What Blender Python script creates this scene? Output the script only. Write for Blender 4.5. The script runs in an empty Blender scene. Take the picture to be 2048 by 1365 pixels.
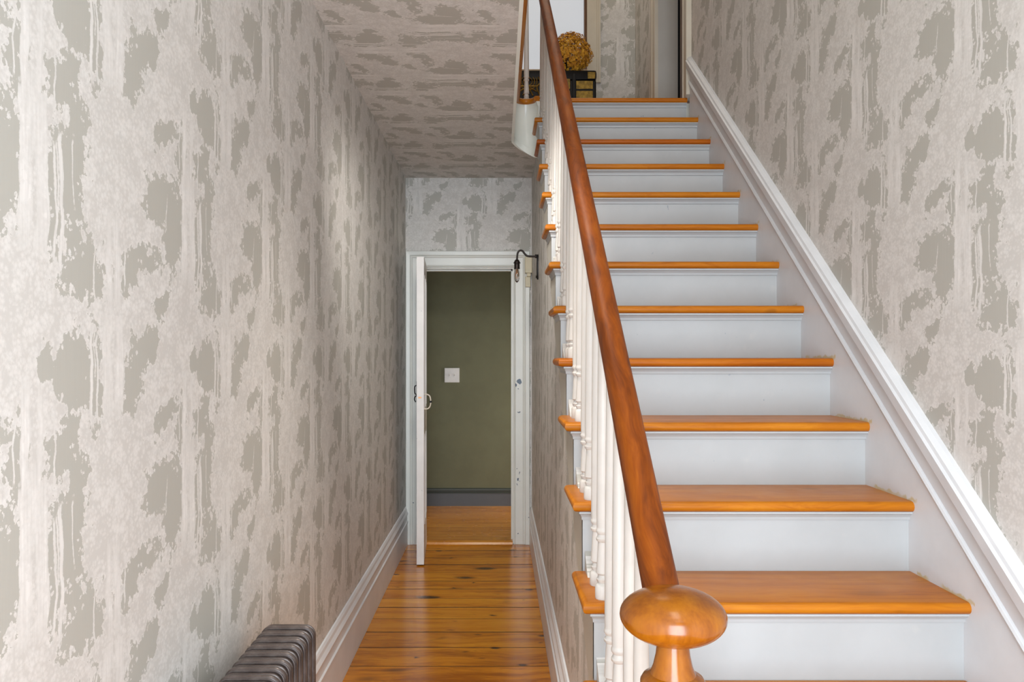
import bpy, bmesh, math, random
from mathutils import Vector, Matrix
random.seed(7)
S = bpy.context.scene
COL = S.collection
PI = math.pi

# ------------------------------------------------------------ camera, world, lights, exposure
EYE = 1.335
cam_d = bpy.data.cameras.new('camera'); cam = bpy.data.objects.new('camera', cam_d); COL.objects.link(cam)
cam.location = (0, 0, EYE); cam.rotation_euler = (PI/2, 0, 0)
cam_d.sensor_width = 36; cam_d.lens = 1540/2048*36
cam_d.shift_x = 26/2048; cam_d.shift_y = 25.5/2048
cam_d.clip_start = 0.02; cam_d.clip_end = 100
S.camera = cam
S.view_settings.view_transform = 'Standard'; S.view_settings.look = 'None'
S.view_settings.gamma = 1; S.view_settings.use_curve_mapping = False
S.view_settings.exposure = 0.45

w = bpy.data.worlds.new('sky'); S.world = w; w.use_nodes = True
w.node_tree.nodes['Background'].inputs[0].default_value = (0.75, 0.86, 1.0, 1)
w.node_tree.nodes['Background'].inputs[1].default_value = 1.2

def area(name, loc, rot, sx, sy, power, col):
    l = bpy.data.lights.new(name, 'AREA'); l.shape = 'RECTANGLE'; l.size = sx; l.size_y = sy
    l.energy = power; l.color = col
    o = bpy.data.objects.new(name, l); COL.objects.link(o); o.location = loc; o.rotation_euler = rot
    return o
# daylight through the open front door behind the camera
area('daylight_front_door', (0.1, -0.78, 1.25), (PI/2, 0, 0), 1.05, 2.3, 84, (0.76, 0.88, 1.0))
# added fill for the upper stairs, in an opening over the front door
area('fill_upper_front', (0.35, -0.78, 4.2), (math.radians(72), 0, 0), 1.0, 1.2, 6, (1.0, 0.96, 0.90))
# added fills, no fittings: over the foot of the stairs and the landing
area('fill_upper_hall', (0.15, 0.4, 5.2), (0, 0, 0), 1.2, 1.9, 32, (1.0, 0.95, 0.88))
area('fill_landing', (0.2, 5.3, 5.2), (0, 0, 0), 1.3, 1.3, 7, (1.0, 0.86, 0.66))
# added unseen spot that lifts the dark passage, thrown down its length
sp = bpy.data.lights.new('fill_passage', 'SPOT'); sp.energy = 90; sp.spot_size = math.radians(74); sp.spot_blend = 1.0; sp.shadow_soft_size = 0.12; sp.color = (1.0, 0.97, 0.93)
spo = bpy.data.objects.new('fill_passage', sp); COL.objects.link(spo); spo.location = (-0.20, 2.42, 2.46); spo.rotation_euler = (math.radians(57), 0, 0)
lp2 = area('fill_passage_floor', (-0.15, 2.25, 2.56), (0, 0, 0), 0.3, 0.4, 3.4, (1.0, 0.94, 0.86)); lp2.data.spread = math.radians(62)  # added narrow fill that brightens the passage floor and its bounce
# daylight through the side window of the green room
area('daylight_green_room', (1.18, 6.12, 0.8), (PI/2, 0, PI/2), 0.7, 1.0, 125, (1.0, 0.96, 0.88))

# ------------------------------------------------------------ staircase numbers
R_, G_ = 0.1886, 0.245          # riser, going
D3, N3 = 1.787, 4               # nosing line passes step 4 at depth 1.787
NSTEP = 15
def nd(n): return D3 + (n - N3)*G_
def nz(n): return n*R_
def nos(d): return nz(N3) + (d - D3)*R_/G_
LAND = nz(NSTEP)                # 2.829
CEIL = 2.57
XL, XS, XR = -0.655, 0.23, 1.097
XRW = 1.107
TOP = 5.25
FAR = 5.403; BACK = 6.26; FRONT = -0.8
def railz(d): return 0.983 + (d - 1.185)*0.7548

# ------------------------------------------------------------ node helpers
class NT:
    def __init__(s, name):
        s.m = bpy.data.materials.new(name); s.m.use_nodes = True
        s.t = s.m.node_tree; s.b = s.t.nodes['Principled BSDF']
    def n(s, typ, **kw):
        k = s.t.nodes.new(typ)
        for a, v in kw.items(): setattr(k, a, v)
        return k
    def put(s, sock, v):
        if hasattr(v, 'is_output'): s.t.links.new(v, sock)
        elif v is not None: sock.default_value = v
    def math(s, op, a, b=None, c=None, clamp=False):
        k = s.n('ShaderNodeMath', operation=op, use_clamp=clamp)
        for i, v in enumerate((a, b, c)):
            if v is not None: s.put(k.inputs[i], v)
        return k.outputs[0]
    def vec(s, op, a, b=None, c=None):
        k = s.n('ShaderNodeVectorMath', operation=op)
        for i, v in enumerate((a, b, c)):
            if v is not None: s.put(k.inputs[i], v)
        return k.outputs[1] if op in ('LENGTH', 'DOT_PRODUCT', 'DISTANCE') else k.outputs[0]
    def scale(s, a, f):
        k = s.n('ShaderNodeVectorMath', operation='SCALE'); s.put(k.inputs[0], a); s.put(k.inputs['Scale'], f); return k.outputs[0]
    def noise(s, v, scale, detail=2, rough=.5, out=0):
        k = s.n('ShaderNodeTexNoise'); s.put(k.inputs['Vector'], v); s.put(k.inputs['Scale'], scale)
        k.inputs['Detail'].default_value = detail; k.inputs['Roughness'].default_value = rough
        return k.outputs[out]
    def voro(s, v, scale, feature='F1', out=0):
        k = s.n('ShaderNodeTexVoronoi', feature=feature); s.put(k.inputs['Vector'], v); s.put(k.inputs['Scale'], scale)
        return k.outputs[out]
    def mix(s, f, a, b):
        k = s.n('ShaderNodeMix', data_type='RGBA')
        s.put(k.inputs[0], f); s.put(k.inputs[6], a); s.put(k.inputs[7], b); return k.outputs[2]
    def ramp(s, f, stops):
        k = s.n('ShaderNodeValToRGB'); s.put(k.inputs[0], f); e = k.color_ramp.elements
        while len(e) < len(stops): e.new(.5)
        for i, (p, c) in enumerate(stops): e[i].position = p; e[i].color = c
        return k.outputs[0]
    def step(s, x, lo, hi):
        k = s.n('ShaderNodeMapRange', interpolation_type='SMOOTHSTEP'); s.put(k.inputs[0], x)
        k.inputs[1].default_value = lo; k.inputs[2].default_value = hi; return k.outputs[0]
    def obj(s): return s.n('ShaderNodeTexCoord').outputs['Object']
    def xyz(s, v): k = s.n('ShaderNodeSeparateXYZ'); s.put(k.inputs[0], v); return k.outputs
    def comb(s, a, b, c):
        k = s.n('ShaderNodeCombineXYZ')
        for i, v in enumerate((a, b, c)): s.put(k.inputs[i], v)
        return k.outputs[0]
    def rnd(s): return s.n('ShaderNodeObjectInfo').outputs['Random']
    def bump(s, h, strength=.2, dist=.002):
        k = s.n('ShaderNodeBump'); s.put(k.inputs['Height'], h)
        k.inputs['Strength'].default_value = strength; k.inputs['Distance'].default_value = dist
        s.put(s.b.inputs['Normal'], k.outputs[0])
    def done(s, col=None, rough=None, **kw):
        if col is not None: s.put(s.b.inputs['Base Color'], col)
        if rough is not None: s.put(s.b.inputs['Roughness'], rough)
        for k, v in kw.items(): s.put(s.b.inputs[k], v)
        return s.m
def c4(r, g, b): return (r, g, b, 1)

# ------------------------------------------------------------ materials
TW, TH = 0.52, 0.555            # wallpaper repeat
def wallpaper():
    t = NT('woodland_wallpaper')
    uv0 = t.n('ShaderNodeUVMap', uv_map='UVMap').outputs[0]
    X0, Y0 = .215, .44           # the print repeats exactly; the cut runs through trunk and foliage only
    uv = t.vec('WRAP', uv0, (X0, Y0, 1), (X0-TW, Y0-TH, -1))
    def nz3(scale, detail, amp, rough=.6):
        v = t.noise(uv, scale, detail, rough, 1)
        return t.scale(t.vec('SUBTRACT', v, (.5, .5, .5)), amp)
    wob = nz3(9, 2, .060)
    P = t.vec('ADD', t.vec('ADD', uv, wob), nz3(42, 2, .034))
    #  x, y, half width, half height, tilt in degrees: gaps of plain ground between the crowns
    holes = [(-.118, .120, .078, .042, 12), (-.068, .050, .040, .058, -12), (.092, .095, .032, .105, -8), (.125, -.055, .066, .034, 0), (.098, -.005, .012, .04, 0),
             (.050, .060, .018, .085, 0), (-.105, .256, .060, .020, 22), (.070, .235, .046, .036, 40), (-.045, .235, .02, .05, 0),
             (.105, .350, .056, .056, 0), (.160, .345, .020, .075, 0), (-.240, .335, .036, .058, -20), (-.190, .385, .062, .030, 38),
             (-.195, -.006, .078, .020, 12), (-.245, -.030, .024, .032, 0), (.150, -.05, .034, .040, 0), (-.135, -.085, .03, .012, 30), (.030, .36, .012, .02, 0)]
    d = None
    for (cx, cy, a, b, tl) in holes:
        v = t.vec('SUBTRACT', P, (cx, cy, 0)); c_, s_ = math.cos(math.radians(tl)), math.sin(math.radians(tl))
        x = t.vec('DOT_PRODUCT', v, (c_/a, s_/a, 0)); y = t.vec('DOT_PRODUCT', v, (-s_/b, c_/b, 0))
        L = t.math('SQRT', t.math('ADD', t.math('MULTIPLY', x, x), t.math('MULTIPLY', y, y)))
        r = min(a, b)*.6+.014
        di = t.math('MULTIPLY_ADD', L, r, -r)
        d = di if d is None else t.math('SMOOTH_MIN', d, di, .006)
    V1 = t.voro(t.vec('ADD', uv, nz3(40, 1, .02)), 34)
    q = t.vec('ADD', uv, nz3(120, 2, .010))
    V2 = t.voro(t.vec('MULTIPLY', q, (1.25, 1, 1)), 88); V3 = t.voro(t.vec('ADD', t.vec('MULTIPLY', q, (1.5, 1, 1)), nz3(300, 1, .006)), 300)
    clump = t.math('ADD', t.math('MULTIPLY', V1, .034), t.math('ADD', t.math('MULTIPLY', V2, .027), t.math('MULTIPLY', V3, .009)))
    d = t.math('SUBTRACT', t.math('ADD', d, .0335), clump)
    hole = t.math('SUBTRACT', 1.0, t.step(d, -.0014, .0014))
    Q = t.vec('ADD', uv, t.scale(t.vec('MULTIPLY', nz3(8, 2, .040), (1, .3, 0)), t.math('MULTIPLY', t.step(t.xyz(uv)[1], Y0-TH, Y0-TH+.05), t.math('SUBTRACT', 1, t.step(t.xyz(uv)[1], Y0-.05, Y0)))))
    trunks = [(-.021, .08, .0145, .115), (.018, .08, .0150, .115), (.0, .16, .016, .06), (-.020, .25, .0105, .09), (.014, .245, .0065, .085),
              (.064, .045, .0050, .105), (.049, .04, .0030, .09), (.056, .085, .0020, .05), (-.046, .245, .0022, .05), (.046, .235, .0022, .06),
              (.199, .365, .0150, .095), (.234, .365, .0145, .095), (-.321, .365, .0150, .095), (-.286, .365, .0145, .095), (.205, -.025, .0080, .085), (.231, -.025, .0100, .085), (-.315, -.025, .0080, .085), (-.289, -.025, .0100, .085),
              (.150, .34, .0046, .085), (.168, .335, .0028, .075), (.160, .38, .0018, .04), (.160, -.05, .0024, .065), (-.266, -.015, .0022, .05), (.095, .10, .0016, .05), (-.10, .1, .0014, .03)]
    e = None
    for (cx, cy, a, b) in trunks:
        v = t.vec('ABSOLUTE', t.vec('SUBTRACT', Q, (cx, cy, 0)))
        x = t.xyz(t.vec('SUBTRACT', v, (a, b, 0)))
        ei = t.math('MAXIMUM', x[0], t.math('MULTIPLY', x[1], .12))
        e = ei if e is None else t.math('MINIMUM', e, ei)
    e = t.math('ADD', e, t.math('MULTIPLY_ADD', t.noise(uv, 150, 2), .004, -.0018))
    trunk = t.math('SUBTRACT', 1.0, t.step(e, -.0010, .0010))
    tsoft = t.math('SUBTRACT', 1.0, t.step(e, -.0065, .0012))
    core = t.math('MULTIPLY', trunk, t.math('SUBTRACT', 1, tsoft))      # darker contour lines inside the trunks
    # leaf mottling
    mot = t.math('ADD', t.math('MULTIPLY', t.voro(t.vec('ADD', uv0, t.scale(wob, .3)), 120), -.30), t.math('ADD', t.math('MULTIPLY', t.voro(uv0, 34), -.22), t.math('ADD', t.math('MULTIPLY', t.noise(t.vec('MULTIPLY', uv0, (1.6, 1, 1)), 210, 3, .7), .44), t.math('MULTIPLY', t.noise(uv0, 15, 2), .26))))
    fol = t.ramp(mot, [(.0, c4(0.562, 0.531, 0.490)), (.17, c4(0.648, 0.617, 0.575)), (.36, c4(0.702, 0.669, 0.629))])
    st = t.noise(t.vec('MULTIPLY', uv0, (1, .05, 1)), 210, 2)
    tr = t.ramp(st, [(.30, c4(0.636, 0.604, 0.563)), (.6, c4(0.740, 0.708, 0.667))])
    grd = t.mix(t.noise(t.vec('MULTIPLY', uv0, (1, .02, 1)), 400, 1), c4(.418, .398, .350), c4(.440, .420, .370))
    rim = t.math('MULTIPLY', t.math('SUBTRACT', 1, t.step(d, .0, .012)), .35)
    c = t.mix(rim, fol, c4(0.744, 0.711, 0.669))
    c = t.mix(hole, c, grd)
    c = t.mix(t.math('MULTIPLY', trunk, t.math('MULTIPLY_ADD', hole, .45, .55)), c, tr)
    c = t.mix(t.math('MULTIPLY', core, .35), c, c4(0.512, 0.488, 0.445))
    t.bump(t.noise(uv, 500, 1), .05, .0005)
    return t.done(c, .62)

def wood(name, dark, mid, light, axis=0, rough=.22, knots=0., gl=26, coat=.25, stretch=.05, seed=0., spec=.4, tilt=None, red=0.):
    t = NT(name)
    p = t.obj(); r = t.rnd()
    off = t.vec('SCALE', t.comb(r, r, r), None); 
    k = t.n('ShaderNodeVectorMath', operation='SCALE'); t.put(k.inputs[0], t.comb(r, t.math('FRACT', t.math('MULTIPLY', r, 7.3)), r)); k.inputs['Scale'].default_value = 9.
    p = t.vec('ADD', p, k.outputs[0]); p = t.vec('ADD', p, (seed, seed*1.7, seed))
    if tilt is not None:      # grain follows the slope of the rail
        x = t.xyz(p); c_, s_ = math.cos(tilt), math.sin(tilt)
        p = t.comb(x[0], t.math('ADD', t.math('MULTIPLY', x[1], c_), t.math('MULTIPLY', x[2], s_)), t.math('SUBTRACT', t.math('MULTIPLY', x[2], c_), t.math('MULTIPLY', x[1], s_)))
    s = [1, 1, 1]; s[axis] = stretch
    wob = t.scale(t.vec('SUBTRACT', t.noise(p, 3.0, 2, .5, 1), (.5, .5, .5)), .10)
    q = t.vec('MULTIPLY', t.vec('ADD', p, wob), tuple(s))
    g1 = t.noise(q, gl, 4, .6); g2 = t.noise(q, gl*7, 2, .6); g3 = t.noise(p, 2.2, 2)
    f = t.math('ADD', t.math('MULTIPLY', g1, .62), t.math('ADD', t.math('MULTIPLY', g2, .2), t.math('MULTIPLY', g3, .22)))
    f = t.math('ADD', f, t.math('MULTIPLY_ADD', r, .10, -.05))
    c = t.ramp(f, [(.36, dark), (.52, mid), (.70, light)])
    if red: c = t.mix(t.math('MULTIPLY', t.step(t.math('FRACT', t.math('MULTIPLY', r, 13.7)), .35, .65), red), c, t.vec('MULTIPLY', c, (.82, .55, .5)))
    if knots:
        s2 = [1, 1, 1]; s2[axis] = .42
        v = t.voro(t.vec('MULTIPLY', t.vec('ADD', p, t.scale(wob, .25)), tuple(s2)), 6.4)
        kn = t.math('SUBTRACT', 1.0, t.step(v, .06, .27))
        gate = t.step(t.noise(p, 4.7, 0), .36, .46)
        c = t.mix(t.math('MULTIPLY', t.math('MULTIPLY', kn, gate), knots), c, c4(.045, .014, .004))
        v = t.voro(t.vec('MULTIPLY', p, (.5, 1, 1)), 12.5)
        kn = t.math('SUBTRACT', 1.0, t.step(v, .08, .22)); gate = t.step(t.noise(p, 7.7, 0), .48, .56)
        c = t.mix(t.math('MULTIPLY', t.math('MULTIPLY', kn, gate), knots), c, c4(.06, .018, .005))
        d2 = t.step(t.noise(t.vec('MULTIPLY', p, (.35, 1, 1)), 26, 2), .67, .76)
        c = t.mix(t.math('MULTIPLY', d2, .55*knots), c, c4(.07, .022, .006))
    t.bump(t.math('ADD', g1, t.math('MULTIPLY', g2, .4)), .08, .002)
    rr = t.math('MULTIPLY_ADD', t.noise(p, 14, 2), .14, rough-.07)
    return t.done(c, rr, **{'Coat Weight': coat, 'Coat Roughness': .12, 'Specular IOR Level': spec})

def paint(name, col, rough=.42, var=.05, chips=None, chipcol=(.06, .09, .13), scuff=0., stain=False):
    t = NT(name); p = t.obj()
    n = t.noise(p, 6, 4, .6)
    lo = c4(*[x*(1-var) for x in col]); hi = c4(*[min(1, x*(1+var)) for x in col])
    c = t.mix(t.step(n, .3, .7), lo, hi)
    if scuff:
        s = t.step(t.noise(t.vec('MULTIPLY', p, (1, 1, .55)), 55, 2), .745, .79)
        c = t.mix(t.math('MULTIPLY', s, scuff), c, c4(.20, .23, .27))
        s = t.step(t.noise(p, 17, 3), .66, .80)
        c = t.mix(t.math('MULTIPLY', s, .35*scuff), c, c4(.50, .48, .44))
    if chips:
        q = t.vec('ADD', p, t.scale(t.vec('SUBTRACT', t.noise(p, 60, 3, .6, 1), (.5, .5, .5)), .022))
        d = None
        for (x, z, a, b) in chips:
            L = t.vec('LENGTH', t.vec('MULTIPLY', t.vec('SUBTRACT', q, (x, 0, z)), (1/a, 0, 1/b)))
            d = L if d is None else t.math('MINIMUM', d, L)
        c = t.mix(t.math('SUBTRACT', 1, t.step(d, .85, 1.0)), c, c4(*chipcol))
    if stain:      # yellowed old paint where the treads meet the skirt board
        x = t.xyz(p)
        k = t.math('FLOOR', t.math('DIVIDE', t.math('SUBTRACT', x[1], D3-.012), G_))
        zz = t.math('SUBTRACT', x[2], t.math('MULTIPLY_ADD', k, R_, nz(N3)))
        zz = t.math('ADD', zz, t.math('MULTIPLY_ADD', t.noise(p, 40, 3), .03, -.015))
        band = t.math('SUBTRACT', 1, t.step(t.math('ABSOLUTE', t.math('SUBTRACT', zz, .002)), .002, .009))
        band = t.math('MULTIPLY', band, t.step(t.noise(p, 9, 2), .35, .5))
        c = t.mix(t.math('MULTIPLY', band, .75), c, c4(.52, .40, .16))
    t.bump(t.noise(p, 90, 3), .06, .001)
    return t.done(c, rough)

def plain(name, col, rough=.5, metal=0., var=.12, sc=30, **kw):
    t = NT(name); p = t.obj(); n = t.noise(p, sc, 4, .6)
    c = t.mix(t.step(n, .3, .7), c4(*[x*(1-var) for x in col]), c4(*[min(1, x*(1+var)) for x in col]))
    t.bump(n, .08, .001)
    return t.done(c, rough, Metallic=metal, **kw)

M = {}
M['paper'] = wallpaper()
M['tread'] = wood('varnished_tread_wood', c4(.31, .083, .0035), c4(.44, .138, .006), c4(.53, .195, .011), 0, .34, coat=0., spec=.22, red=.8, knots=.3)
M['nosing'] = wood('varnished_nosing_wood', c4(.34, .10, .006), c4(.47, .155, .009), c4(.56, .22, .015), 1, .30, coat=0., spec=.35)
M['rail'] = wood('dark_rail_wood', c4(.10, .019, .001), c4(.21, .045, .002), c4(.31, .083, .0045), 1, .50, gl=30, coat=0., spec=.2, stretch=.07, tilt=math.atan2(.7548, 1))
M['newel'] = wood('turned_newel_wood', c4(.15, .035, .0015), c4(.25, .070, .0028), c4(.33, .11, .005), 2, .23, gl=24, coat=.15, spec=.4, knots=.45, stretch=.35)
M['plank'] = wood('knotty_pine_boards', c4(.32, .088, .003), c4(.62, .215, .007), c4(.78, .33, .015), 0, .23, knots=.95, gl=20, coat=.2, stretch=.07)
M['plank2'] = wood('green_room_boards', c4(.36, .12, .012), c4(.54, .21, .026), c4(.64, .28, .04), 0, .25, gl=20, stretch=.05)
M['riser'] = paint('riser_paint', (.415, .415, .405), .40, .03, scuff=.8)
M['cove'] = paint('cove_paint', (.42, .425, .42), .42, .03)
M['skirt'] = paint('skirt_paint', (.62, .615, .615), .40, .04, stain=True)
M['baluster'] = paint('baluster_paint', (.66, .615, .56), .38, .05)
M['string'] = paint('string_paint', (.53, .495, .42), .5, .03)
M['fascia'] = paint('cream_fascia_paint', (.86, .87, .79), .25, .04)
M['base'] = paint('baseboard_paint', (.74, .735, .74), .38, .04)
M['casing'] = paint('casing_paint', (.66, .66, .61), .36, .03, chips=[
    (.142, 1.14, .016, .020), (.118, 1.115, .006, .015), (.136, 1.09, .005, .004), (.140, .925, .012, .006), (.126, .53, .004, .004),
    (.141, .50, .003, .010), (.133, .455, .005, .012), (.128, .42, .004, .008), (.146, .44, .003, .004), (.135, .075, .006, .006), (.205, .19, .007, .004), (-.60, .29, .006, .004)])
M['door'] = paint('door_paint', (.66, .62, .58), .42, .05, scuff=.7)
M['sillwood'] = paint('tan_sill_paint', (.42, .31, .20), .5, .05)
M['upcasing'] = paint('upper_casing_paint', (.56, .50, .40), .45, .04)
M['jamb'] = paint('grey_jamb_paint', (.44, .42, .38), .5, .03)
M['green'] = paint('olive_green_wall', (.135, .132, .074), .75, .05)
M['greybase'] = paint('grey_skirting_paint', (.085, .088, .095), .45, .05)
M['greencap'] = paint('dark_green_moulding', (.035, .040, .032), .5, .05)
M['white'] = paint('ceiling_white', (.72, .70, .66), .7, .02)
M['iron'] = None
M['black'] = plain('black_iron', (.014, .012, .012), .42, .6)
M['bronze'] = plain('blackened_bronze', (.020, .014, .011), .40, .7)
M['lacquer'] = plain('black_lacquer', (.006, .005, .0045), .4, **{'Specular IOR Level': .2})
M['gold'] = plain('aged_brass', (.22, .135, .02), .40, .6, .4, 40)
M['plastic'] = plain('off_white_plate', (.62, .58, .55), .3, 0, .03)
M['cream'] = plain('cream_plastic', (.56, .49, .33), .45, 0, .03)
M['ivory'] = plain('ivory_painted_iron', (.66, .58, .47), .4, 0, .06)
M['brownwood'] = wood('brown_stained_wood', c4(.07, .03, .012), c4(.13, .06, .025), c4(.2, .10, .04), 2, .35)
M['joint'] = plain('dirty_board_joint', (.020, .012, .008), .8)
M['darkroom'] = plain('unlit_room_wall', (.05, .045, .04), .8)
def iron():
    t = NT('worn_brown_radiator_paint'); p = t.obj()
    n = t.noise(p, 24, 5, .65)
    c = t.ramp(n, [(.3, c4(.045, .030, .025)), (.52, c4(.090, .066, .057)), (.75, c4(.155, .123, .107))])
    chip = t.step(t.noise(p, 70, 2), .735, .76)
    c = t.mix(t.math('MULTIPLY', chip, .8), c, c4(.5, .40, .33))
    t.bump(n, .12, .002)
    return t.done(c, .34, Metallic=.25)
M['iron'] = iron()
def glass(name, col=(1, 1, 1)):
    t = NT(name); t.b.inputs['Base Color'].default_value = c4(*col); t.b.inputs['Roughness'].default_value = .02
    t.b.inputs['Transmission Weight'].default_value = 1; t.b.inputs['IOR'].default_value = 1.45
    return t.m
M['bulb'] = glass('clear_bulb_glass')
def emit(name, col, st):
    t = NT(name); t.put(t.b.inputs['Base Color'], c4(.3, .3, .3)); t.b.inputs['Emission Color'].default_value = c4(*col)
    p = t.obj(); n = t.noise(p, 1.5, 1)
    t.put(t.b.inputs['Emission Strength'], t.math('MULTIPLY_ADD', n, st*.2, st*.9)); return t.m
M['pane'] = emit('daylit_window_blind', (.53, .56, .60), .56)
M['filament'] = plain('copper_filament', (.55, .25, .10), .4, .4)
def petal():
    t = NT('dried_mustard_petals'); p = t.obj(); n = t.noise(p, 38, 3)
    c = t.ramp(n, [(.3, c4(.34, .125, .008)), (.5, c4(.66, .31, .018)), (.72, c4(.80, .45, .04))])
    return t.done(c, .7)
M['petal'] = petal()

# ------------------------------------------------------------ geometry helpers
def link(o): COL.objects.link(o); return o
def child(o, parent):
    o.parent = parent
    m = Matrix.Identity(4); q = parent
    loc = Vector((0, 0, 0))
    while q: loc += q.location; q = q.parent if False else None
    o.matrix_parent_inverse = Matrix.Translation(-parent.location) if parent.type == 'EMPTY' else Matrix.Identity(4)
    return o
def tag(o, label=None, cat=None, group=None, kind=None):
    if label: o['label'] = label
    if cat: o['category'] = cat
    if group: o['group'] = group
    if kind: o['kind'] = kind
    return o
def thing(name, loc, label, cat, group=None):
    o = bpy.data.objects.new(name, None); link(o); o.location = loc; o.empty_display_size = .1
    return tag(o, label, cat, group)
def mesh(name, bm, mat, parent=None, smooth=False, angle=None):
    bmesh.ops.recalc_face_normals(bm, faces=bm.faces)
    me = bpy.data.meshes.new(name); 
    if smooth:
        for f in bm.faces: f.smooth = True
        lim = angle or math.radians(38)
        for e in bm.edges:
            if len(e.link_faces) == 2 and e.calc_face_angle(0) > lim: e.smooth = False
    bm.to_mesh(me); bm.free()
    if mat: me.materials.append(mat)
    o = bpy.data.objects.new(name, me); link(o)
    if parent: child(o, parent)
    return o
def B(): return bmesh.new()
def box(bm, x0, x1, y0, y1, z0, z1, bev=0):
    vs = [bm.verts.new((x, y, z)) for x in (x0, x1) for y in (y0, y1) for z in (z0, z1)]
    fs = [bm.faces.new([vs[i] for i in f]) for f in ((0, 1, 3, 2), (4, 6, 7, 5), (0, 4, 5, 1), (2, 3, 7, 6), (0, 2, 6, 4), (1, 5, 7, 3))]
    if bev:
        es = {e for f in fs for e in f.edges}
        bmesh.ops.bevel(bm, geom=list(es), offset=bev, segments=2, profile=.6, affect='EDGES')
    return vs
def bring(o, parent): return child(o, parent)
def loft(bm, rings, closed=True, caps=True):
    R = [[bm.verts.new(p) for p in r] for r in rings]
    n = len(R[0])
    for a, b in zip(R, R[1:]):
        for i in range(n if closed else n-1):
            j = (i+1) % n
            bm.faces.new((a[i], a[j], b[j], b[i]))
    if caps and closed:
        bm.faces.new(R[0][::-1]); bm.faces.new(R[-1])
    return R
def lathe(bm, prof, cx, cy, seg=20, z0=0):
    rings = []
    for (r, z) in prof:
        rings.append([(cx + r*math.cos(2*PI*i/seg), cy + r*math.sin(2*PI*i/seg), z0+z) for i in range(seg)])
    loft(bm, rings)
def tube(bm, pts, r, seg=10, sx=1., sz=1.):
    pts = [Vector(p) for p in pts]; rings = []
    rr = r if isinstance(r, (list, tuple)) else [r]*len(pts)
    up = Vector((0, 0, 1))
    prev = None
    for i, p in enumerate(pts):
        tn = (pts[min(i+1, len(pts)-1)] - pts[max(i-1, 0)]).normalized()
        if prev is None:
            a = tn.cross(up)
            if a.length < .05: a = tn.cross(Vector((0, 1, 0)))
            a.normalize()
        else:
            a = (prev - tn*prev.dot(tn)).normalized()
        prev = a
        b = tn.cross(a)
        rings.append([p + a*(rr[i]*sx*math.cos(2*PI*k/seg)) + b*(rr[i]*sz*math.sin(2*PI*k/seg)) for k in range(seg)])
    loft(bm, rings)
def smoothpath(pts, n=8):
    P = [Vector(p) for p in pts]; P = [2*P[0]-P[1]] + P + [2*P[-1]-P[-2]]
    out = []
    for i in range(1, len(P)-2):
        for k in range(n):
            t = k/n
            a, b, c, d = P[i-1], P[i], P[i+1], P[i+2]
            out.append(.5*((2*b) + (c-a)*t + (2*a-5*b+4*c-d)*t*t + (3*b-a-3*c+d)*t**3))
    out.append(P[-2]); return out
def prism(bm, poly, f0, f1):
    a = [bm.verts.new(f0(*p)) for p in poly]; b = [bm.verts.new(f1(*p)) for p in poly]
    bm.faces.new(a); bm.faces.new(b[::-1])
    n = len(poly)
    for i in range(n): bm.faces.new((a[i], b[i], b[(i+1) % n], a[(i+1) % n]))
def uvmap(o, fn):
    me = o.data; l = me.uv_layers.new(name='UVMap')
    for lp in me.loops: l.data[lp.index].uv = fn(me.vertices[lp.vertex_index].co)
    return o
def struct(o): o['kind'] = 'structure'; return o
def sub(o, sl):      # paper surfaces of several boxes go in one mesh: helper kept for clarity
    return o

# ------------------------------------------------------------ walls
PA = dict(left=(1.085, 1.515), far=(-.265, 2.045), right=(-1.838, 2.035), ceil=(.35, -.30), stair=(-.1, 1.515), back=(.985, 3.60), side=(-5.9, 3.6))
bm = B(); box(bm, XL-.12, XL, FRONT, BACK+.12, 0, TOP)
struct(uvmap(mesh('wall_left', bm, M['paper']), lambda c: ((c.y-PA['left'][0])*.965, c.z-PA['left'][1])))
bm = B(); box(bm, XRW, XRW+.12, FRONT, 4.44, 0, TOP); box(bm, XRW, XRW+.12, 5.47, BACK+.12, 0, TOP); box(bm, XRW, XRW+.12, 4.44, 5.47, 4.86, TOP); box(bm, XRW, XRW+.12, 4.44, 5.47, 0, LAND-.26)
struct(uvmap(mesh('wall_right', bm, M['paper']), lambda c: ((-c.y-PA['right'][0])*.955, c.z-PA['right'][1])))
# wall under the stairs
poly = [(1.2, 0), (FAR, 0), (FAR, CEIL), (4.40, CEIL), (4.36, nos(4.36)-.16), (1.2, nos(1.2)-.16)]
bm = B(); prism(bm, poly, lambda d, z: (XS, d, z), lambda d, z: (XS+.08, d, z))
struct(uvmap(mesh('wall_stair', bm, M['paper']), lambda c: (-c.y-PA['stair'][0], c.z-PA['stair'][1])))
# far wall with the doorway
DX0, DX1, DZ = -.545, .108, 1.945
bm = B(); box(bm, XL, DX0, FAR, FAR+.12, 0, CEIL); box(bm, DX1, XS+.08, FAR, FAR+.12, 0, CEIL); box(bm, DX0, DX1, FAR, FAR+.12, DZ, CEIL)
struct(uvmap(mesh('wall_far', bm, M['paper']), lambda c: (c.x-PA['far'][0], c.z-PA['far'][1])))
# upper back wall with the window
WX0, WX1, WZ0, WZ1 = -.22, .715, 3.60, 5.0
bm = B(); box(bm, XL, WX0, BACK, BACK+.12, LAND, TOP); box(bm, WX1, XRW, BACK, BACK+.12, LAND, TOP); box(bm, WX0, WX1, BACK, BACK+.12, LAND, WZ0); box(bm, WX0, WX1, BACK, BACK+.12, WZ1, TOP)
struct(uvmap(mesh('wall_back', bm, M['paper']), lambda c: (c.x-PA['back'][0], c.z-PA['back'][1])))
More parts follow.
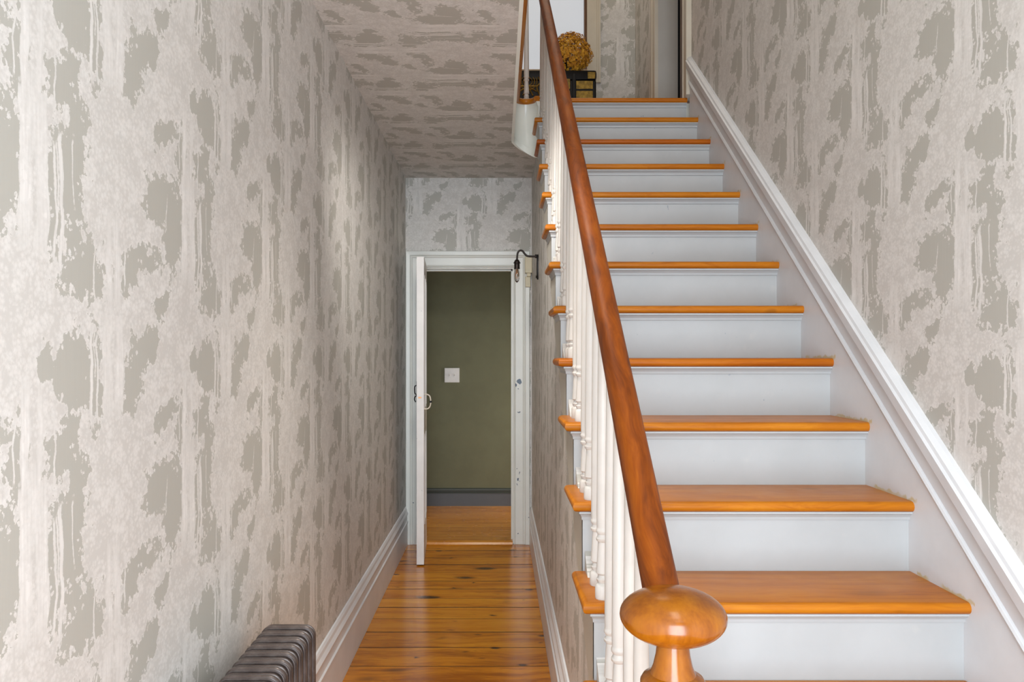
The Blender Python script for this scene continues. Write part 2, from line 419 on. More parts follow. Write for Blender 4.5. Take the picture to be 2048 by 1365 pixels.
# front wall behind the camera, open doorway and added opening for the upper fill above
bm = B()
for a in ((XL, -.45, 0, TOP), (.65, XRW, 0, 2.45), (-.45, .65, 2.45, 3.55), (.65, XRW, 2.45, 3.55), (-.45, -.2, 3.55, TOP), (.9, XRW, 3.55, TOP), (-.2, .9, 4.85, TOP)):
    box(bm, a[0], a[1], FRONT-.12, FRONT, a[2], a[3])
struct(uvmap(mesh('wall_front', bm, M['paper']), lambda c: (-c.x, c.z)))
# upper ceiling
bm = B(); box(bm, XL-.12, XRW+.12, FRONT-.12, BACK+.12, TOP, TOP+.1); struct(mesh('ceiling_upper', bm, M['white']))

# papered ceiling of the passage = underside of the landing, with the curved well end
WC, WR, WD = .1545, .0755, 4.46
def well(r, n=14): return [(WC - r*math.cos(PI*i/n), WD + r*math.sin(PI*i/n)) for i in range(n+1)]
plan = [(XL, FRONT), (WC-WR, FRONT)] + well(WR) + [(XS+.08, WD), (XS+.08, FAR+.12), (XL, FAR+.12)]
bm = B(); prism(bm, plan, lambda x, y: (x, y, CEIL), lambda x, y: (x, y, CEIL+.012))
struct(uvmap(mesh('ceiling', bm, M['paper']), lambda c: ((c.y-PA['ceil'][0])*1.012, c.x-PA['ceil'][1])))
plan2 = [(XL, FRONT), (WC-WR+.01, FRONT)] + well(WR+.01) + [(XS+.02, 4.53), (XRW+.12, 4.53), (XRW+.12, BACK), (XL, BACK)]
bm = B(); prism(bm, plan2, lambda x, y: (x, y, CEIL+.014), lambda x, y: (x, y, LAND-.02))
fl2 = struct(mesh('floor_landing', bm, M['string']))
for i in range(40):     # landing boards run across
    y0 = 4.56 + i*.14
    if y0 > BACK-.1: break
    bm = B(); box(bm, XL, XRW, y0, min(y0+.138, BACK), LAND-.02, LAND, .002); mesh('plank', bm, M['plank'], fl2)
bm = B(); box(bm, XL, .075, FRONT, 4.555, LAND-.02, LAND); mesh('plank', bm, M['plank'], fl2)

# cream fascia round the well end and the wooden nosing above it
path = [(WC-WR, FRONT)] + [(WC-WR, FRONT + (WD-FRONT)*k/6) for k in range(1, 6)] + well(WR, 18)
def normal(i):
    a = Vector(path[max(i-1, 0)]); b = Vector(path[min(i+1, len(path)-1)]); tn = (b-a).normalized()
    return Vector((tn.y, -tn.x))
L = len(path); rings = []; rings2 = []
for i, p in enumerate(path):
    n = normal(i); k = max(0, (i-6)/(L-7)); zb = CEIL - .002 - .095*k*k*(3-2*k) 
    pr = [(-.008, zb), (.007, zb), (.007, zb+.036), (.003, zb+.042), (.002, LAND-.062), (.008, LAND-.050), (.014, LAND-.030), (-.008, LAND-.030)]
    rings.append([(p[0]+n.x*o, p[1]+n.y*o, z) for o, z in pr])
    e_ = .011*(1-k)
    rr = [(-.012, LAND-.030), (.019+e_, LAND-.030), (.027+e_, LAND-.024), (.030+e_, LAND-.014), (.027+e_, LAND-.005), (.019+e_, LAND+.001), (-.012, LAND+.001)]
    rings2.append([(p[0]+n.x*o, p[1]+n.y*o, z) for o, z in rr])
bm = B(); loft(bm, rings); f = struct(mesh('trim_gallery', bm, M['fascia'], smooth=True))
bm = B(); loft(bm, rings2); mesh('nosing', bm, M['nosing'], f, True)

# ------------------------------------------------------------ floor of the passage: one board after another
bm = B(); box(bm, XL, XRW, FRONT-.12, FAR+.12, -.06, -.022); fl = struct(mesh('floor', bm, M['brownwood']))
seams = [5.40, 5.225, 5.05, 4.875, 4.70, 4.52, 4.37, 4.20, 4.055, 3.88, 3.694, 3.50, 3.29, 3.11, 2.93]
while seams[-1] > FRONT: seams.append(seams[-1]-.188)
for b, a in zip(seams, seams[1:]):
    x1 = XS if a > 1.3 else XRW
    bm = B(); box(bm, XL, x1, a+.0030, b-.0030, -.022, random.uniform(-.0016, .0)); o = mesh('plank', bm, M['plank'], fl)
    o.data.materials.append(M['joint'])
    for pf in o.data.polygons: pf.material_index = 0 if pf.normal.z > .9 else 1     # dirt-darkened board edges

# baseboards
def baseboard(name, x, s, y0, y1):
    pr = [(0, 0), (.018, 0), (.018, .158), (.021, .161), (.021, .167), (.015, .172), (.013, .205), (.018, .212), (.021, .222), (.016, .232), (.013, .238), (.011, .252), (.006, .262), (0, .264)]
    bm = B(); loft(bm, [[(x+s*o, y, z) for o, z in pr] for y in (y0, y1)])
    return struct(mesh(name, bm, M['base']))
baseboard('baseboard_left', XL, 1, FRONT, FAR-.005)
baseboard('baseboard_stair', XS, -1, 1.2, FAR-.005)
baseboard('baseboard_right', XRW, -1, FRONT, .74)

# ------------------------------------------------------------ doorway at the end of the passage
d1 = bpy.data.objects.new('door_1', None); link(d1); d1.location = (-.2, FAR, 0); struct(d1)
def casing(x0, x1, zt, y, wid, mat, parent, sgn=-1, z0=0.):
    # profile: a = distance out from the opening, b = how proud
    pr = [(0, 0), (0, .016), (.006, .020), (.012, .016), (.016, .014), (.070*wid/.122, .016), (.076*wid/.122, .021), (.085*wid/.122, .019), (.092*wid/.122, .026), (wid-.004, .028), (wid, .026), (wid, 0)]
    bm = B()
    loft(bm, [[(x0-a, y+sgn*b, z0) for a, b in pr], [(x0-a, y+sgn*b, zt+a) for a, b in pr], [(x1+a, y+sgn*b, zt+a) for a, b in pr], [(x1+a, y+sgn*b, z0) for a, b in pr]])
    return mesh('casing', bm, mat, parent)
casing(DX0+.006, DX1-.006, DZ-.004, FAR, .112, M['casing'], d1)
bm = B()
box(bm, DX0, DX0+.012, FAR, FAR+.12, 0, DZ); box(bm, DX1-.012, DX1, FAR, FAR+.12, 0, DZ); box(bm, DX0+.012, DX1-.012, FAR, FAR+.12, DZ-.012, DZ)
box(bm, DX1-.022, DX1-.012, FAR+.05, FAR+.085, 0, DZ-.012); box(bm, DX0+.012, DX0+.022, FAR+.05, FAR+.085, 0, DZ-.012); box(bm, DX0+.012, DX1-.012, FAR+.05, FAR+.085, DZ-.024, DZ-.012)
mesh('jamb', bm, M['casing'], d1)
bm = B(); loft(bm, [[(x, y, z) for y, z in ((FAR-.02, 0), (FAR-.012, .014), (FAR+.01, .022), (FAR+.10, .022), (FAR+.13, 0))] for x in (DX0+.012, DX1-.012)])
tag(mesh('threshold', bm, M['plank2'], d1), 'worn wooden threshold strip')
# the leaf, standing open into the passage
hx, hy = -.506, 5.388
dv = Vector((.0343, -.546, 0)); Ld = dv.length; dv.normalize(); nv = Vector((-dv.y, dv.x, 0))
def T(l, t, z): return Vector((hx, hy, z)) + dv*l + nv*t      # t<=0 into the thickness
def dbox(bm, l0, l1, t0, t1, z0, z1):
    vs = [bm.verts.new(T(l, t, z)) for l in (l0, l1) for t in (t0, t1) for z in (z0, z1)]
    for f in ((0, 1, 3, 2), (4, 6, 7, 5), (0, 4, 5, 1), (2, 3, 7, 6), (0, 2, 6, 4), (1, 5, 7, 3)): bm.faces.new([vs[i] for i in f])
bm = B(); TH_ = .046
dbox(bm, .0, Ld, -TH_+.010, -.010, .008, 1.945)
for s0, s1 in ((-.010, 0), (-TH_, -TH_+.010)):
    dbox(bm, 0, .10, s0, s1, .008, 1.945); dbox(bm, Ld-.10, Ld, s0, s1, .008, 1.945); dbox(bm, Ld/2-.04, Ld/2+.04, s0, s1, .25, 1.84)
    for z0, z1 in ((.008, .24), (.82, .98), (1.84, 1.945)): dbox(bm, .10, Ld-.10, s0, s1, z0, z1)
leaf = tag(mesh('door_leaf', bm, M['door'], d1), 'white door standing open edge-on')
bm = B()
for z0, z1 in ((.24, .82), (.98, 1.84)):
    for l0, l1 in ((.10, Ld/2-.04), (Ld/2+.04, Ld-.10)):
        for t0, t1 in ((-.010, .003),):
            dbox(bm, l0, l0+.014, t0, t1, z0, z1); dbox(bm, l1-.014, l1, t0, t1, z0, z1); dbox(bm, l0+.014, l1-.014, t0, t1, z0, z0+.014); dbox(bm, l0+.014, l1-.014, t0, t1, z1-.014, z1)
mesh('panel_moulding', bm, M['door'], leaf)
bm = B(); tube(bm, smoothpath([T(Ld-.05, -.002, 1.078), T(Ld-.05, .022, 1.075), T(Ld-.05, .036, 1.062), T(Ld-.05, .041, 1.030), T(Ld-.05, .036, 1.0), T(Ld-.05, .022, .986), T(Ld-.05, -.002, .983)], 5), .0042, 8)
h = tag(mesh('pull_handle', bm, M['ivory'], leaf, True), 'ivory painted curved pull handle')
bm = B(); tube(bm, [T(Ld-.05, .041, 1.036), T(Ld-.05, .0415, 1.024)], .0075, 10); mesh('handle_collar', bm, M['black'], leaf)
bm = B(); tube(bm, smoothpath([T(Ld-.045, -TH_, 1.135), T(Ld-.045, -TH_-.013, 1.128), T(Ld-.045, -TH_-.015, 1.105), T(Ld-.045, -TH_-.012, 1.082), T(Ld-.045, -TH_, 1.075)], 4), .0035, 8)
tube(bm, smoothpath([T(Ld-.045, -TH_, 1.07), T(Ld-.045, -TH_-.012, 1.062), T(Ld-.045, -TH_-.016, 1.045), T(Ld-.045, -TH_-.008, 1.028)], 4), .0035, 8)
dbox(bm, Ld-.06, Ld-.03, -TH_-.003, -TH_, 1.03, 1.16)
tag(mesh('thumb_latch', bm, M['black'], leaf), 'black iron thumb latch')
bm = B(); dbox(bm, Ld-.0005, Ld+.0012, -.036, -.016, 1.054, 1.064); mesh('latch_tongue', bm, M['filament'], leaf)

# ------------------------------------------------------------ green room beyond
GY = 6.76
bm = B(); box(bm, -1.5, 1.3, GY, GY+.1, 0, 2.55); struct(mesh('wall_green', bm, M['green']))
bm = B(); box(bm, -1.6, -1.5, FAR+.12, GY+.1, 0, 2.55); struct(mesh('wall_green_left', bm, M['green']))
bm = B(); box(bm, 1.3, 1.4, FAR+.12, GY+.1, 0, 2.55); struct(mesh('wall_green_right', bm, M['green']))
bm = B(); box(bm, -1.6, XL-.12, FAR+.02, FAR+.12, 0, 2.55); box(bm, XS+.08, 1.4, FAR+.02, FAR+.12, 0, 2.55); struct(mesh('wall_green_front', bm, M['green']))
bm = B(); box(bm, -1.6, 1.4, BACK+.12, GY+.1, 2.55, 2.6); box(bm, -1.6, XL-.12, FAR+.02, BACK+.12, 2.55, 2.6); box(bm, XRW+.12, 1.4, FAR+.02, BACK+.12, 2.55, 2.6); box(bm, XL-.12, XRW+.12, FAR+.12, BACK+.12, 2.55, 2.58); struct(mesh('ceiling_green_room', bm, M['white']))
bm = B(); box(bm, -1.5, 1.3, FAR+.12, GY, -.06, -.022); fg = struct(mesh('floor_green_room', bm, M['brownwood']))
y = FAR+.125; k = 0
while y < GY-.01:
    w_ = .092 if k % 3 else .108
    bm = B(); box(bm, -1.5, 1.3, y+.0006, min(y+w_, GY), -.022, 0, .0018); mesh('plank', bm, M['plank2'], fg); y += w_; k += 1
bm = B(); loft(bm, [[(x, GY-o, z) for o, z in ((0, 0), (.018, 0), (.018, .112), (0, .112))] for x in (-1.5, 1.3)])
bg = struct(mesh('baseboard_green', bm, M['greybase']))
bm = B(); loft(bm, [[(x, GY-o, z) for o, z in ((0, .112), (.022, .112), (.022, .118), (.016, .122), (.017, .138), (.012, .150), (.004, .156), (0, .156))] for x in (-1.5, 1.3)])
tag(mesh('cap_moulding', bm, M['greencap'], bg), 'dark green moulding on top of the skirting')
sw = thing('light_switch', (-.413, GY, 1.147), 'square off-white double light switch plate on the olive green wall', 'light switch')
bm = B(); box(bm, -.478, -.347, GY-.007, GY, 1.083, 1.210, .003); mesh('switch_plate', bm, M['plastic'], sw)
for sx in (-.435, -.390):
    bm = B(); box(bm, sx-.006, sx+.006, GY-.010, GY-.006, 1.132, 1.160, .001); tg = mesh('toggle_slot', bm, M['plastic'], sw)
    bm = B(); loft(bm, [[(sx+a, GY-.008, 1.148+b) for a, b in ((-.0045, -.006), (.0045, -.006), (.0045, .006), (-.0045, .006))], [(sx+a, GY-.024, 1.158+b) for a, b in ((-.0035, -.004), (.0035, -.004), (.0035, .004), (-.0035, .004))]])
    mesh('toggle', bm, M['plastic'], sw)

# ------------------------------------------------------------ staircase
st = thing('staircase', (.65, 1.1, 0), 'straight wooden staircase with orange varnished treads and pale grey painted risers', 'staircase')
XN = XS - .035
def tread(n):
    y0 = nd(n); y1 = y0 + .2775; zt = nz(n); th = .028; r = th/2
    x1 = XR
    bm = B(); rings = []
    m = 9
    for i in range(m):
        a = -PI/2 + PI*i/(m-1)
        o = r*(1-math.cos(a)); z = zt - r + r*math.sin(a)
        rings.append([(XN+o, y0+o, z), (x1, y0+o, z), (x1, y1-o*.6, z), (XN+o, y1-o*.6, z)])
    loft(bm, rings)
    return mesh('tread', bm, M['tread'], st, True, math.radians(50))
for n in range(1, NSTEP+1):
    if n < NSTEP: tread(n)
    else:
        bm = B(); r = .014; y0 = nd(n); rings = []
        for i in range(9):
            a = -PI/2 + PI*i/8; o = r*(1-math.cos(a)); z = LAND - r + r*math.sin(a)
            rings.append([(XN+.024+o, y0+o, z), (XR, y0+o, z), (XR, 4.56, z), (XN+.024+o, 4.56, z)])
        loft(bm, rings); tag(mesh('tread', bm, M['tread'], st, True, math.radians(50)), 'landing nosing, topmost of the flight')
    y = nd(n)+.030
    bm = B(); box(bm, XS-.006, XR, y, y+.018, nz(n-1)-.004, nz(n)-.028); mesh('riser', bm, M['riser'], st)
    # cove under the nosing, returned along the open side
    bm = B(); z = nz(n)-.028
    pr = [(0, 0), (.020, 0), (.020, -.005), (.013, -.009), (.007, -.016), (.005, -.024), (0, -.025)]
    end = y+.235 if n < NSTEP else y+.02
    loft(bm, [[(XR, y-a, z+b) for a, b in pr], [(XS-.006-a*.55, y-a, z+b) for a, b in pr], [(XS-.006-a*.55, end+a*.5, z+b) for a, b in pr]])
    mesh('cove_moulding', bm, M['cove'], st)
# open string
poly = []
for n in range(1, NSTEP+1):
    poly += [(nd(n)+.034, max(0, nz(n-1)-.028) if n > 1 else 0), (nd(n)+.034, nz(n)-.028)]
poly.append((4.53, LAND-.028)); poly.append((4.53, nos(4.53)-.34))
low = (.34 - nz(N3))/(R_/G_) + D3
poly.append((low, 0))
bm = B(); prism(bm, poly, lambda d, z: (XS-.006, d, z), lambda d, z: (XS+.02, d, z)); tag(mesh('open_string', bm, M['string'], st), 'beige painted open string')

# skirt board up the right wall
pr = [(-.36, 0), (-.36, .010), (.098, .010), (.101, .017), (.110, .020), (.117, .017), (.121, .011), (.170, .010), (.173, .017), (.182, .023), (.190, .022), (.197, .031), (.232, .033), (.238, .027), (.248, .024), (.256, .010), (.258, 0)]
bm = B(); ya, yb = .74, 4.432
loft(bm, [[(XRW-o, y, nos(y)+h) for h, o in pr] for y in (ya, yb)])
struct(mesh('trim_stair_skirt', bm, M['skirt']))

# ------------------------------------------------------------ balustrade
bal = thing('stair_balustrade', (.247, 1.087, nz(1)), 'stair balustrade of white turned balusters under a polished brown handrail with a mushroom newel cap', 'balustrade')
BX = .247
def baluster(x, y, zb, zt):
    h = zt - zb
    p = [(0, 0), (.0185, 0), (.0190, .004), (.0190, .030), (.0165, .034), (.0125, .038), (.0150, .042), (.0160, .047), (.0125, .051), (.0115, .056), (.0165, .061), (.0160, .066),
         (.0150, .085), (.0125, .125), (.0118, .134), (.0160, .138), (.0168, .143), (.0140, .147), (.0125, .152), (.0165, .158), (.0168, .163), (.0150, .166), (.0150, .170), (.0155, .19), (.0140, h*.6), (.0110, h), (0, h)]
    bm = B(); lathe(bm, p, x, y, 14, zb)
    return mesh('baluster', bm, M['baluster'], bal, True)
for n in range(2, NSTEP):
    for off in (.041, .148):
        y = nd(n)+off
        if n == 14 and off > .1: pass
        baluster(BX, y, nz(n), railz(y)-.024)
baluster(.164, 4.60, LAND, 3.515)
for k in range(12): baluster(.035, 4.35-k*.30, LAND, 3.555)
# handrail: up the flight, wreathed round the well end, along the gallery
pts = [(BX, 1.125, railz(1.125)), (BX, 1.6, railz(1.6)), (BX, 2.6, railz(2.6)), (BX, 3.6, railz(3.6)), (BX, 4.3, railz(4.3)), (BX-.005, 4.46, 3.47), (.225, 4.56, 3.52), (.164, 4.61, 3.54), (.10, 4.57, 3.56), (.06, 4.45, 3.575), (.038, 4.2, 3.58), (.035, 3.5, 3.58), (.035, 1.0, 3.58)]
P = smoothpath(pts, 8)
bm = B(); rings = []
prof = []
for k in range(16):
    a = 2*PI*k/16; cx, sz = math.cos(a), math.sin(a)
    prof.append((.0275*math.copysign(abs(cx)**.85, cx), (.031 if sz > 0 else .027)*math.copysign(abs(sz)**.85, sz)))
for i, p in enumerate(P):
    tn = (P[min(i+1, len(P)-1)]-P[max(i-1, 0)]).normalized()
    a = tn.cross(Vector((0, 0, 1))).normalized(); b = a.cross(tn)
    rings.append([p + a*u + b*v for u, v in prof])
loft(bm, rings); mesh('handrail', bm, M['rail'], bal, True)
# newel post with flattened ball cap
NX, NY, NZ = .2455, 1.087, .965
bm = B()
sh = [(0, 0), (.062, 0), (.064, .01), (.064, .10), (.058, .112), (.046, .12), (.052, .13), (.052, .14), (.040, .152), (.036, .17), (.046, .22), (.053, .29), (.053, .36), (.046, .46), (.038, .56), (.035, .595),
      (.043, .603), (.046, .613), (.043, .623), (.036, .630), (.036, .645), (.043, .660), (.0455, .675), (.0455, .684), (.042, .690), (.032, .695), (.0275, .706), (.0240, .722), (.0215, .745), (.0208, .765), (0, .765)]
lathe(bm, sh, NX, NY, 36, nz(1)); nw = tag(mesh('newel_post', bm, M['newel'], bal, True), 'turned orange-brown newel post')
bm = B(); q = []
for i in range(25):
    a = -PI/2 + PI*i/24; q.append((max(.0004, .0745*math.cos(a)), .0385*math.sin(a)))
lathe(bm, q, NX, NY, 48, NZ); tag(mesh('newel_cap', bm, M['newel'], nw, True), 'glossy flattened ball cap')

# ------------------------------------------------------------ upstairs: window, door, trunk, flowers
w1 = bpy.data.objects.new('window_1', None); link(w1); w1.location = (.25, BACK, WZ0); struct(w1)
bm = B(); box(bm, WX0, WX1, BACK+.05, BACK+.055, WZ0, WZ1); mesh('pane', bm, M['pane'], w1)
bm = B()
for a in ((WX1-.022, WX1, WZ0, WZ1), (WX0, WX0+.022, WZ0, WZ1), (WX0+.022, WX1-.022, WZ1-.03, WZ1)): box(bm, a[0], a[1], BACK, BACK+.05, a[2], a[3])
mesh('sash_frame', bm, M['brownwood'], w1)
bm = B(); box(bm, WX0-.02, WX1, BACK-.03, BACK+.05, WZ0-.02, WZ0+.04, .004); mesh('window_sill', bm, M['sillwood'], w1)
bm = B(); loft(bm, [[(x+s*a, BACK-b, z) for a, b in ((0, 0), (0, .014), (.075, .016), (.080, .022), (.090, .022), (.094, .028), (.108, .028), (.110, 0))] for x, s, z in ((WX1, 1, 3.535), (WX1, 1, WZ1+.02))]); mesh('window_casing', bm, M['upcasing'], w1)
bm = B(); loft(bm, [[(x+s*a, BACK-b, z) for a, b in ((0, 0), (0, .014), (.075, .016), (.080, .022), (.090, .022), (.094, .028), (.108, .028), (.110, 0))] for x, s, z in ((WX0, -1, 3.535), (WX0, -1, WZ1+.02))]); mesh('window_casing', bm, M['upcasing'], w1)
bm = B(); box(bm, WX0-.11, WX1+.11, BACK-.03, BACK, WZ1+.02, WZ1+.13, .004); mesh('window_head_casing', bm, M['upcasing'], w1)
bm = B(); loft(bm, [[(x, BACK-o, z) for o, z in ((0, LAND), (.018, LAND), (.018, LAND+.2), (.012, LAND+.24), (0, LAND+.25))] for x in (XL, XRW)]); struct(mesh('baseboard_back', bm, M['upcasing']))

d2 = bpy.data.objects.new('door_2', None); link(d2); d2.location = (XRW, 4.95, LAND); struct(d2)
def vcas(y0, y1):
    s = 1 if y1 > y0 else -1
    pr2 = [(0, 0), (0, .022), (.008, .026), (.016, .020), (.022, .020), (.085, .022), (.092, .028), (.12, .030), (.12, 0)]
    bm = B(); loft(bm, [[(XRW-b, y0+s*a*abs(y1-y0)/.12, z) for a, b in pr2] for z in (LAND, 4.86)]); return mesh('casing', bm, M['upcasing'], d2)
vcas(4.55, 4.43); vcas(5.36, 5.48)
bm = B(); box(bm, XRW-.028, XRW, 4.43, 5.48, 4.86, 4.98); mesh('casing', bm, M['upcasing'], d2)
bm = B(); box(bm, XRW, 1.245, 5.36, 5.47, LAND, 4.86); box(bm, XRW, 1.245, 4.44, 4.55, LAND, 4.86); mesh('jamb', bm, M['jamb'], d2)
bm = B(); box(bm, 1.246, 1.284, 4.5, 5.300, LAND+.005, 4.86); mesh('door_leaf', bm, M['brownwood'], d2)
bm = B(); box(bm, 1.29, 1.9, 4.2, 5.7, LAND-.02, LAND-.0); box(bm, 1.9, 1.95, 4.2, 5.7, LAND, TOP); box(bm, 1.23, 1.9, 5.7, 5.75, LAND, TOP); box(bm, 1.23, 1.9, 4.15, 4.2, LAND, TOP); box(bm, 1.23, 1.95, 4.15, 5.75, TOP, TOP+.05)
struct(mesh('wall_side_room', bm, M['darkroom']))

# black trunk with brass on the landing, in front of the window
tx0, tx1, ty0, ty1, tz = -.14, .725, 5.74, 6.16, 3.452
tr = thing('trunk', (.29, 5.95, LAND), 'black lacquered trunk with worn gold panels standing under the landing window', 'trunk')
bm = B(); box(bm, tx0, tx1, ty0, ty1, LAND, tz-.075, .01); mesh('body', bm, M['lacquer'], tr)
bm = B(); box(bm, tx0-.004, tx1+.004, ty0-.006, ty1, tz-.075, tz, .022); mesh('lid', bm, M['lacquer'], tr, True)
for (a, b, c_, e) in ((.575, .70, 3.31, 3.37), (.575, .70, 3.20, 3.295), (.42, .53, 3.31, 3.385), (.42, .53, 3.20, 3.295), (-.10, .0, 3.2, 3.36)):
    bm = B(); box(bm, a, b, ty0-.005, ty0+.002, c_, e, .002); mesh('gold_panel', bm, M['gold'], tr)
bm = B(); box(bm, .66, .718, ty0-.009, ty0-.004, 3.385, 3.435, .003); mesh('corner_plate', bm, M['gold'], tr)
for a in (.545, .395):
    bm = B(); box(bm, a, a+.026, ty0-.012, ty0, LAND+.02, tz-.03, .003); mesh('strap', bm, M['lacquer'], tr)
bm = B(); box(bm, .462, .488, ty0-.018, ty0, 3.26, 3.33, .004); mesh('latch', bm, M['gold'], tr)
# painted gold ornament on the left part of the trunk front
bm = B()
for r0 in (.030, .046, .062):
    tube(bm, [(.215 + r0*1.1*math.cos(a*PI/16), ty0-.002, 3.365 + r0*math.sin(a*PI/16)) for a in range(0, 33)], .004, 6)
for k in range(7):
    a = PI*(1+k/6); tube(bm, [(.215, ty0-.002, 3.33), (.215+.075*math.cos(a), ty0-.002, 3.33+.08*math.sin(a))], .0055, 6)
for sx in (-.075, .075): tube(bm, smoothpath([(.215+sx, ty0-.002, 3.40), (.215+sx*1.25, ty0-.002, 3.36), (.215+sx*.9, ty0-.002, 3.32), (.215+sx*1.2, ty0-.002, 3.26)], 4), .006, 6)
mesh('gold_ornament', bm, M['gold'], tr)

fl_ = thing('dried_flowers', (.54, 5.84, tz), 'round bunch of mustard-coloured dried hydrangea in a dark pot on the trunk', 'dried flowers')
bm = B(); lathe(bm, [(0, 0), (.05, 0), (.055, .01), (.065, .05), (.060, .075), (.052, .08), (0, .08)], .54, 5.84, 18, tz); mesh('pot', bm, M['lacquer'], fl_, True)
bm = B(); rnd = random.Random(3)
C0 = Vector((.535, 5.84, tz+.145))
def floret(bm, p, n, s):
    a = n.orthogonal().normalized(); b = n.cross(a)
    rot = rnd.random()*PI
    for k in range(4):
        an = rot + k*PI/2; u = a*math.cos(an) + b*math.sin(an); v = a*-math.sin(an) + b*math.cos(an)
        q = [p, p + u*s*.6 + v*s*.42 + n*s*.18, p + u*s*1.1 + n*s*rnd.uniform(.1, .5), p + u*s*.6 - v*s*.42 + n*s*.18]
        bm.faces.new([bm.verts.new(x) for x in q])
lobes = [Vector((rnd.gauss(0, 1), rnd.gauss(0, 1), rnd.gauss(.2, 1))).normalized() for _ in range(16)]
for i in range(2600):
    n = Vector((rnd.gauss(0, 1), rnd.gauss(0, 1), rnd.gauss(.15, 1))).normalized()
    lb = max(n.dot(l) for l in lobes)
    r = .98 + .14*(lb-.82)/.18 + rnd.uniform(-.22, .06)
    p = C0 + Vector((n.x*.150*r, n.y*.13*r, n.z*.150*r))
    if p.z < tz+.012: continue
    floret(bm, p, (n + Vector((rnd.uniform(-.5, .5), rnd.uniform(-.5, .5), rnd.uniform(-.3, .5)))).normalized(), rnd.uniform(.008, .0135))
o = mesh('flower_head', bm, M['petal'], fl_); o['kind'] = 'stuff'
bm = B()
for k in range(9):
    a = k*2*PI/9; tube(bm, [(.54, 5.84, tz+.06), (.54+.05*math.cos(a), 5.84+.05*math.sin(a), tz+.12), (.54+.09*math.cos(a), 5.84+.09*math.sin(a), tz+.17)], .003, 5)
mesh('stems', bm, M['brownwood'], fl_)

# ------------------------------------------------------------ wall sconce
sc = thing('wall_sconce', (XS, 4.50, 1.84), 'black gooseneck wall sconce with a bare clear filament bulb on the papered stair wall', 'wall lamp')
SY = 4.50
bm = B()
ring = [(SY + .030*math.cos(2*PI*k/20), 1.842 + .074*math.copysign(abs(math.sin(2*PI*k/20))**.7, math.sin(2*PI*k/20))) for k in range(20)]
loft(bm, [[(XS, y, z) for y, z in ring], [(XS-.006, y, z) for y, z in ring], [(XS-.010, SY+(y-SY)*.75, 1.842+(z-1.842)*.92) for y, z in ring]])
mesh('back_plate', bm, M['black'], sc)
bm = B(); tube(bm, [(XS-.008, SY, 1.905), (XS-.020, SY, 1.905)], .011, 10); mesh('arm_boss', bm, M['black'], sc)
bm = B(); tube(bm, [(XS-.008, SY, 1.785), (XS-.015, SY, 1.785)], .008, 8); mesh('screw_knob', bm, M['black'], sc)
ap = smoothpath([(XS-.012, SY, 1.904), (.190, SY, 1.904), (.165, SY, 1.907), (.150, SY, 1.920), (.137, SY, 1.936), (.121, SY, 1.938), (.110, SY, 1.925), (.106, SY, 1.900), (.105, SY, 1.882)], 5)
bm = B(); tube(bm, ap, .006, 10); mesh('arm', bm, M['bronze'], sc, True)
bm = B(); lathe(bm, [(0, .056), (.008, .056), (.012, .052), (.0165, .044), (.0175, .040), (.0175, .036), (.0160, .034), (.0160, .010), (.0168, .008), (.0168, .0), (0, 0)], .105, SY, 18, 1.830)
tube(bm, [(.084, SY, 1.866), (.126, SY, 1.866)], .003, 6)
mesh('lamp_socket', bm, M['bronze'], sc, True)
bm = B(); lathe(bm, [(.0115, .0), (.0125, -.006), (.0155, -.022), (.0165, -.042), (.0150, -.058), (.0095, -.071), (.0030, -.077), (.0004, -.080)], .105, SY, 18, 1.830)
bb = tag(mesh('bulb', bm, M['bulb'], sc, True), 'clear glass filament bulb')
bm = B()
for k in range(5):
    a = k*2*PI/5; c, s = math.cos(a)*.006, math.sin(a)*.006
    tube(bm, [(.105+c*.5, SY+s*.5, 1.824), (.105+c, SY+s, 1.80), (.105+c*.7, SY+s*.7, 1.775)], .0009, 5)
tube(bm, [(.105, SY, 1.83), (.105, SY, 1.80)], .003, 8)
mesh('filament', bm, M['filament'], bb)

# cream box and cable cover beside the door head
jb = thing('cable_box', (.205, FAR, 1.9), 'small cream plastic cable box beside the head of the passage doorway', 'cable box')
bm = B(); box(bm, .180, .229, FAR-.075, FAR-.0, 1.895, 2.008, .004); mesh('box', bm, M['cream'], jb)
bm = B(); box(bm, .193, .220, FAR-.066, FAR, 1.872, 1.896, .003); mesh('sleeve', bm, M['cream'], jb)
bm = B(); box(bm, .184, .219, FAR-.045, FAR, 1.80, 1.873, .003); mesh('cable_cover', bm, M['cream'], jb)

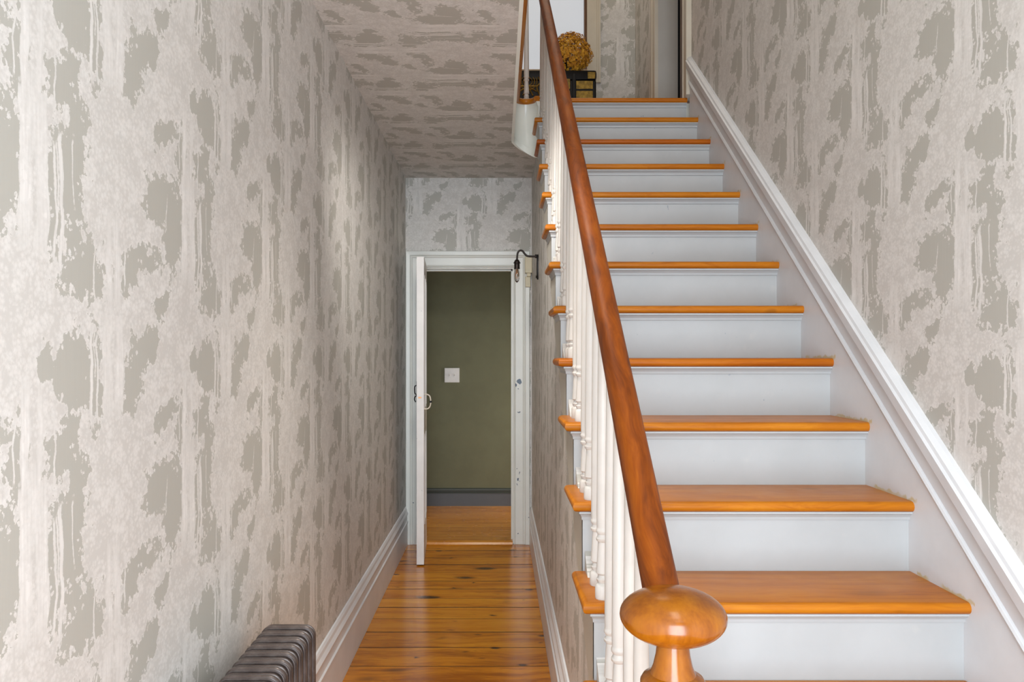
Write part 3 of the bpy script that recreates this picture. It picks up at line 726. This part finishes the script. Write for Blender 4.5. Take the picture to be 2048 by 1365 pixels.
# ------------------------------------------------------------ cast-iron radiator by the left wall
rx0, rx1, ry, rt = -.610, -.471, 1.972, .638
rad = thing('radiator', (-.54, 1.7, 0), 'brown cast-iron column radiator against the tree-patterned wall', 'radiator')
def section():
    bm = B()
    zb, rc = .075, .028
    pth = []
    for (cx, cz, a0) in ((rx1-rc, rt-rc, 0), (rx0+rc, rt-rc, 90), (rx0+rc, zb+rc, 180), (rx1-rc, zb+rc, 270)):
        for k in range(7):
            a = math.radians(a0 + 90*k/6); pth.append((cx, cz, math.cos(a), math.sin(a), rc))
    pf = [(a, b*.86) for a, b in [(-.012, -.0150), (-.004, -.0185), (-.0015, -.0175), (-.002, -.0135), (-.0055, -.0115), (-.0055, -.0075), (-.001, -.0055), (0, -.003), (0, .003), (-.001, .0055), (-.0055, .0075), (-.0055, .0115), (-.002, .0135), (-.0015, .0175), (-.004, .0185), (-.012, .0150), (-.024, .0150), (-.024, -.0150)]]
    rings = [[(cx + (r+a)*c, b, cz + (r+a)*s) for a, b in pf] for cx, cz, c, s, r in pth]
    rings.append(rings[0])
    R = [[bm.verts.new(p) for p in r] for r in rings[:-1]]; R.append(R[0]); n = len(pf)
    for a, b in zip(R, R[1:]):
        for i in range(n): j = (i+1) % n; bm.faces.new((a[i], a[j], b[j], b[i]))
    xm = (rx0+rx1)/2
    tube(bm, [(xm, 0, zb+.02), (xm, 0, rt-.022)], .015, 10)
    for z in (rt-.055, zb+.05):
        tube(bm, [(xm, -.0215, z), (xm, .0215, z)], .024, 14)
        tube(bm, [(rx0+.022, 0, z), (rx1-.022, 0, z)], .013, 8)
    return bm
base_o = mesh('section', section(), M['iron'], rad, True, math.radians(50)); base_o.location = (0, ry, 0)
NSEC = 15
for k in range(1, NSEC):
    o = base_o.copy(); link(o); o.location = (0, ry-k*.0435, 0)
for yy in (ry, ry-(NSEC-1)*.0435):
    for x in (rx0+.03, rx1-.03):
        bm = B(); lathe(bm, [(0, 0), (.018, 0), (.018, .008), (.011, .03), (.012, .085), (0, .085)], x, yy, 12); mesh('foot', bm, M['iron'], rad, True)
